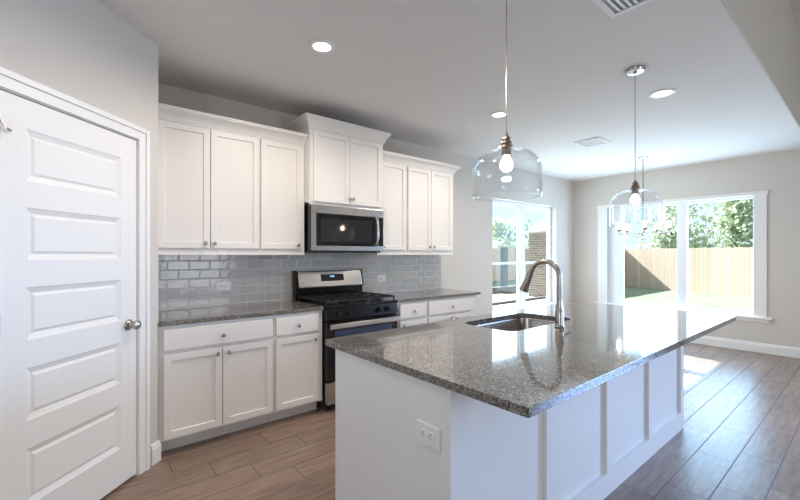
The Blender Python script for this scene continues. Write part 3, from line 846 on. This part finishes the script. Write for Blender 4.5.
obj('handle', tube(bm_(), pts, 0.014, 14), 'steel', dr, label='curved stainless handle', smooth=True)
pn = obj('control_panel', B(2.3765, MX1, MY, MY+0.0295, MZ0+0.005, 1.737), 'steel', mw, bevel=0.002)
kp = obj('keypad', B(2.385, MX1-0.012, MY-0.001, MY-0.0002, 1.445, 1.733), 'bglass', pn)
obj('display', B(2.397, MX1-0.022, MY-0.0016, MY-0.0011, 1.672, 1.700), 'mglass', kp)
obj('bottom_vent', B(MX0+0.02, MX1-0.02, MY+0.04, YB-0.05, MZ0-0.012, MZ0-0.0005), 'iron', mw)

# ------------------------------------------------------------------ island
isl = thing('kitchen_island', 'white paneled kitchen island under the large granite top', 'island', (2.37, 1.38, 0))
IX0, IX1, IY0, IY1, IZ = 1.034, 3.695, 0.967, 1.768, 0.882
bm = bm_()
box(bm, IX0+0.02, IX1-0.02, IY0+0.021, IY1-0.02, 0.0, 0.60)
box(bm, IX0+0.02, 1.90, IY0+0.021, IY1-0.02, 0.60, IZ); box(bm, 2.75, IX1-0.02, IY0+0.021, IY1-0.02, 0.60, IZ)
box(bm, 1.90, 2.75, IY0+0.021, 1.29, 0.60, IZ)
obj('island_core', bm, 'isl', isl)
obj('end_panel', B(IX0, IX0+0.0195, IY0+0.0205, IY1, 0.0, IZ), 'isl', isl, bevel=0.002)
obj('end_panel', B(IX1-0.0195, IX1, IY0+0.0205, IY1, 0.0, IZ), 'isl', isl, bevel=0.002)
for a, b in ((IX0, 1.103), (1.679, 1.765), (2.313, 2.400), (2.956, 3.043), (3.630, IX1)):
    obj('stile', B(a, b, IY0, IY0+0.0205, 0.128, IZ), 'isl', isl)
obj('bottom_rail', B(IX0, IX1, IY0, IY0+0.0205, 0.0, 0.1278), 'isl', isl)
for a, b in ((1.1035, 1.6785), (1.7655, 2.3125), (2.4005, 2.9555), (3.0435, 3.6295)):
    obj('top_rail', B(a, b, IY0, IY0+0.0205, 0.80, IZ), 'isl', isl)
# kitchen side of the island: doors facing the range
for i in range(4):
    a = 1.09+i*0.64
    d = obj('door', B(a, a+0.62, IY1-0.0195, IY1+0.0005, 0.124, 0.86), 'isl', isl, bevel=0.003)

# granite top with the sink cut-out
def rrect(x0, x1, y0, y1, r, seg=6):
    pts = []
    for cx, cy, a0 in ((x1-r, y1-r, 0), (x0+r, y1-r, PI/2), (x0+r, y0+r, PI), (x1-r, y0+r, 3*PI/2)):
        for k in range(seg+1):
            a = a0 + (PI/2)*k/seg
            pts.append((cx+r*math.cos(a), cy+r*math.sin(a)))
    return pts
SX0, SX1, SY0, SY1, SR = 1.945, 2.675, 1.335, 1.735, 0.075
TX0, TX1, TY0, TY1, TZ0, TZ1 = 1.024, 3.705, 0.648, 1.857, 0.8825, 0.914
def top_with_hole():
    bm = bm_()
    outer = rrect(TX0, TX1, TY0, TY1, 0.006, 3); inner = rrect(SX0, SX1, SY0, SY1, SR, 8)
    layers = []
    for z in (TZ1, TZ0):
        vo = [bm.verts.new((x, y, z)) for x, y in outer]; vi = [bm.verts.new((x, y, z)) for x, y in inner]
        eo = [bm.edges.new((vo[i], vo[(i+1) % len(vo)])) for i in range(len(vo))]
        ei = [bm.edges.new((vi[i], vi[(i+1) % len(vi)])) for i in range(len(vi))]
        bmesh.ops.triangle_fill(bm, edges=eo+ei, use_beauty=True)
        layers.append((vo, vi))
    for q in (0, 1):
        a, b = layers[0][q], layers[1][q]
        for i in range(len(a)):
            j = (i+1) % len(a)
            bm.faces.new((a[i], a[j], b[j], b[i]))
    return bm
o = obj('granite_countertop', top_with_hole(), 'gran', bevel=0.003)
tag(o, 'large speckled gray granite island top with undermount sink cut-out', 'countertop', 'granite countertops')

sk = thing('kitchen_sink', 'stainless undermount sink set into the granite island top', 'sink', (2.31, 1.535, 0.66))
def basin():
    bm = bm_(); rings = []
    for ins, z in ((-0.022, 0.8800), (-0.004, 0.8800), (-0.003, 0.872), (0.008, 0.72), (0.030, 0.672), (0.070, 0.662)):
        rings.append([bm.verts.new((x, y, z)) for x, y in rrect(SX0+ins, SX1-ins, SY0+ins, SY1-ins, max(0.03, SR-ins*0.4), 8)])
    for a, b in zip(rings, rings[1:]):
        for i in range(len(a)):
            j = (i+1) % len(a); bm.faces.new((a[i], a[j], b[j], b[i]))
    bm.faces.new(rings[-1])
    return bm
bs = obj('basin', basin(), 'sink', sk, smooth=True)
bs.modifiers.new('sheet', 'SOLIDIFY').thickness = -0.0015
obj('drain', lathe(bm_(), [(0, 0), (0.045, 0), (0.045, 0.003), (0.036, 0.004), (0.030, 0.001), (0, 0.001)], (2.31, 1.50, 0.6622), 'Z', 24), 'chrome', sk, smooth=True)

# faucet
FX, FY = 2.307, 1.245
fc = thing('kitchen_faucet', 'gooseneck pull-down faucet standing on the island by the sink', 'faucet', (FX, FY, 0.9145))
obj('faucet_body', lathe(bm_(), [(0, 0), (0.030, 0), (0.031, 0.004), (0.027, 0.010), (0.0255, 0.030), (0.0260, 0.098), (0.0235, 0.104), (0.0215, 0.122), (0.017, 0.150), (0.0145, 0.175), (0, 0.175)], (FX, FY, 0.9145), 'Z', 28), 'nickel', fc, smooth=True)
pts = [(FX, FY, 1.085), (FX, FY, 1.15)]
cy, cz, r = 1.345, 1.218, 0.100
for k in range(0, 17):
    a = PI - k*(PI-math.radians(28))/16
    pts.append((FX, cy+r*math.cos(a), cz+r*math.sin(a)))
obj('spout', tube(bm_(), pts, 0.0155, 18), 'nickel', fc, smooth=True)
e = Vector(pts[-1]); dv = Vector((0, 0.40, -0.91)).normalized()
obj('spray_head', tube(bm_(), [e-dv*0.002, e+dv*0.02, e+dv*0.022, e+dv*0.075, e+dv*0.140, e+dv*0.156, e+dv*0.158], [0.0165, 0.0170, 0.0190, 0.0215, 0.0275, 0.0275, 0.022], 20), 'nickel', fc, smooth=True)
obj('spray_button', tube(bm_(), [e+dv*0.085+Vector((0, 0.018, 0.008)), e+dv*0.115+Vector((0, 0.021, 0.009))], 0.005, 10), 'iron', fc)
bm = lathe(bm_(), [(0, 0), (0.0150, 0), (0.0150, 0.026), (0.012, 0.030), (0, 0.031)], (FX+0.020, FY, 0.975), 'X', 18)
hb = obj('handle_hub', bm, 'nickel', fc, smooth=True)
obj('lever', tube(bm_(), [(FX+0.048, FY, 0.978), (FX+0.075, FY-0.006, 0.968), (FX+0.110, FY-0.014, 0.956)], [0.007, 0.006, 0.0045], 12), 'bronze', hb, smooth=True)

outlet('white outlet on the island end panel under the granite top', None, 0.682, x=IX0-0.0005, cy=1.077)

# ------------------------------------------------------------------ pendants
def pendant(label, x, y, ztop, dome_top, rim, R):
    t = thing('pendant_light', label, 'pendant lamp', (x, y, rim), group='glass pendants over the island')
    obj('canopy', lathe(bm_(), [(0, 0), (0.065, 0), (0.065, -0.006), (0.058, -0.020), (0.012, -0.024), (0.010, -0.035), (0, -0.035)], (x, y, ztop-0.0005), 'Z', 32), 'nickel', t, smooth=True)
    obj('cord', tube(bm_(), [(x, y, ztop-0.034), (x, y, dome_top+0.06)], 0.0026, 10), 'nickel', t)
    s = dome_top
    obj('socket', lathe(bm_(), [(0, 0.075), (0.008, 0.074), (0.010, 0.060), (0.020, 0.056), (0.022, 0.046), (0.017, 0.040), (0.027, 0.034), (0.029, 0.026), (0.025, 0.018), (0.036, 0.012), (0.038, 0.004), (0.024, 0.001), (0.0235, -0.034), (0, -0.034)], (x, y, s), 'Z', 28), 'bronze', t, smooth=True)
    hgt = dome_top-rim
    prof = [(0.030, dome_top)]
    rr = R*0.74
    for k in range(0, 15):
        a = PI/2 - (PI/2)*k/14
        prof.append((R-rr+rr*math.cos(a), dome_top-0.115+0.113*math.sin(a)))
    prof += [(R*1.0, dome_top-0.17), (R*0.995, rim+0.02), (R*0.995, rim)]
    g = lathe(bm_(), prof, (x, y, 0), 'Z', 56, cap=False)
    gl = obj('glass_shade', g, 'pglass', t, label='clear glass dome shade', smooth=True)
    gl.modifiers.new('wall', 'SOLIDIFY').thickness = 0.005
    obj('bulb', lathe(bm_(), [(0.012, -0.034), (0.016, -0.042), (0.027, -0.060), (0.031, -0.080), (0.026, -0.099), (0.013, -0.109), (0, -0.111)], (x, y, s), 'Z', 24), 'bulb', t, label='glowing bulb', smooth=True)
    return t
pendant('clear glass dome pendant hanging over the near end of the island', 1.632, 1.154, H, 1.877, 1.640, 0.166)
pendant('clear glass dome pendant hanging over the far end of the island', 3.227, 1.148, H, 1.842, 1.575, 0.172)

# ------------------------------------------------------------------ chandelier
cx, cy = 6.248, 2.12
ch = thing('chandelier', 'five-arm nickel chandelier with glass shades in front of the dining window', 'chandelier', (cx, cy, 1.64))
obj('canopy', lathe(bm_(), [(0, 0), (0.065, 0), (0.063, -0.012), (0.020, -0.026), (0, -0.026)], (cx, cy, H-0.0005), 'Z', 28), 'nickel', ch, smooth=True)
obj('rod', tube(bm_(), [(cx, cy, H-0.02), (cx, cy, 1.66)], 0.007, 10), 'nickel', ch)
obj('hub', lathe(bm_(), [(0, 0), (0.012, 0.004), (0.024, 0.015), (0.024, 0.035), (0.012, 0.050), (0.010, 0.090), (0, 0.092)], (cx, cy, 1.625), 'Z', 20), 'nickel', ch, smooth=True)
aim = math.atan2(0.770, 0.638)
for k in range(5):
    a = aim - PI/2 + math.radians(170 + 72*k)
    ux, uy = math.cos(a), math.sin(a); R = 0.315
    bm = tube(bm_(), [(cx+ux*0.02, cy+uy*0.02, 1.652), (cx+ux*(R-0.03), cy+uy*(R-0.03), 1.652), (cx+ux*(R-0.006), cy+uy*(R-0.006), 1.660), (cx+ux*R, cy+uy*R, 1.690)], 0.0065, 10)
    lathe(bm, [(0, 0), (0.012, 0), (0.030, 0.020), (0.034, 0.040), (0, 0.040)], (cx+ux*R, cy+uy*R, 1.685), 'Z', 20)
    arm = obj('arm', bm, 'nickel', ch, smooth=True)
    sh = obj('glass_shade', lathe(bm_(), [(0.032, 0), (0.048, 0.03), (0.058, 0.07), (0.060, 0.11), (0.057, 0.135)], (cx+ux*R, cy+uy*R, 1.726), 'Z', 24, cap=False), 'pglass', ch, label='glass bell shade', smooth=True)
    obj('bulb', lathe(bm_(), [(0.010, 0), (0.014, 0.02), (0.025, 0.05), (0.027, 0.07), (0.018, 0.09), (0, 0.097)], (cx+ux*R, cy+uy*R, 1.727), 'Z', 16), 'bulb', sh, smooth=True)

# ------------------------------------------------------------------ ceiling fixtures
def downlight(label, x, y, R, power, tint=(1.0, 0.86, 0.70)):
    t = thing('recessed_light', label, 'ceiling light', (x, y, H), group='recessed ceiling lights')
    obj('trim_ring', lathe(bm_(), [(R, 0), (R, -0.006), (R*0.92, -0.010), (R*0.70, -0.008), (R*0.66, -0.001), (R*0.66, 0)], (x, y, H-0.0004), 'Z', 40, cap=False), 'plate', t, smooth=True)
    obj('lens', lathe(bm_(), [(0, -0.0035), (R*0.64, -0.0035), (R*0.66, -0.001)], (x, y, H-0.0004), 'Z', 32, cap=False), 'lens', t)
    l = lamp('downlight_beam', 'SPOT', (0, 0, -0.03), power, tint, None, spot_size=math.radians(174), spot_blend=0.6, shadow_soft_size=0.06)
    l.parent = t
    return t
downlight('recessed ceiling light over the left base cabinets', 1.268, 2.34, 0.085, 55, (1.0, 0.88, 0.76))
downlight('recessed ceiling light seen just behind the near pendant cord', 3.227, 2.369, 0.085, 62, (1.0, 0.88, 0.76))
downlight('recessed ceiling light beside the canopy of the far island pendant', 3.875, 1.167, 0.098, 50)

downlight('unseen recessed ceiling light added to brighten the aisle by the pantry door, above the frame', 0.55, 1.30, 0.085, 40, (1.0, 0.88, 0.76))  # unseen light, added to warm and brighten the pantry side
v1 = thing('supply_vent', 'large white louvered ceiling vent over the near end of the island', 'air vent', (2.23, 0.83, H), group='ceiling vents')
bm = bm_(); a, b, c, d = 2.05, 2.41, 0.66, 0.98
for q in ((a, b, c, c+0.03), (a, b, d-0.03, d), (a, a+0.03, c+0.03, d-0.03), (b-0.03, b, c+0.03, d-0.03)): box(bm, *q, H-0.010, H-0.0005)
obj('frame', bm, 'plate', v1, bevel=0.003)
obj('duct_backing', B(a+0.031, b-0.031, c+0.031, d-0.031, H-0.0015, H-0.0005), 'duct', v1)
y = c+0.045
while y < d-0.035:
    bm = bm_()
    vv = [bm.verts.new(p) for x in (a+0.034, b-0.034) for p in ((x, y, H-0.009), (x, y+0.004, H-0.0085), (x, y+0.018, H-0.003), (x, y+0.014, H-0.003))]
    for f in ((0, 1, 2, 3), (4, 7, 6, 5), (0, 4, 5, 1), (1, 5, 6, 2), (2, 6, 7, 3), (3, 7, 4, 0)): bm.faces.new([vv[i] for i in f])
    obj('louver', bm, 'plate', v1); y += 0.030
v2 = thing('return_vent', 'white square ceiling vent between kitchen and dining window', 'air vent', (4.9, 2.22, H), group='ceiling vents')
a, b, c, d = 4.735, 5.065, 2.07, 2.37
bm = bm_()
for q in ((a, b, c, c+0.025), (a, b, d-0.025, d), (a, a+0.025, c+0.025, d-0.025), (b-0.025, b, c+0.025, d-0.025)): box(bm, *q, H-0.012, H-0.0005)
obj('frame', bm, 'plate', v2, bevel=0.003)
obj('duct_backing', B(a+0.026, b-0.026, c+0.026, d-0.026, H-0.0015, H-0.0005), 'duct', v2)
y = c+0.03
while y < d-0.035:
    obj('louver', B(a+0.028, b-0.028, y, y+0.013, H-0.009, H-0.004), 'plate', v2); y += 0.02
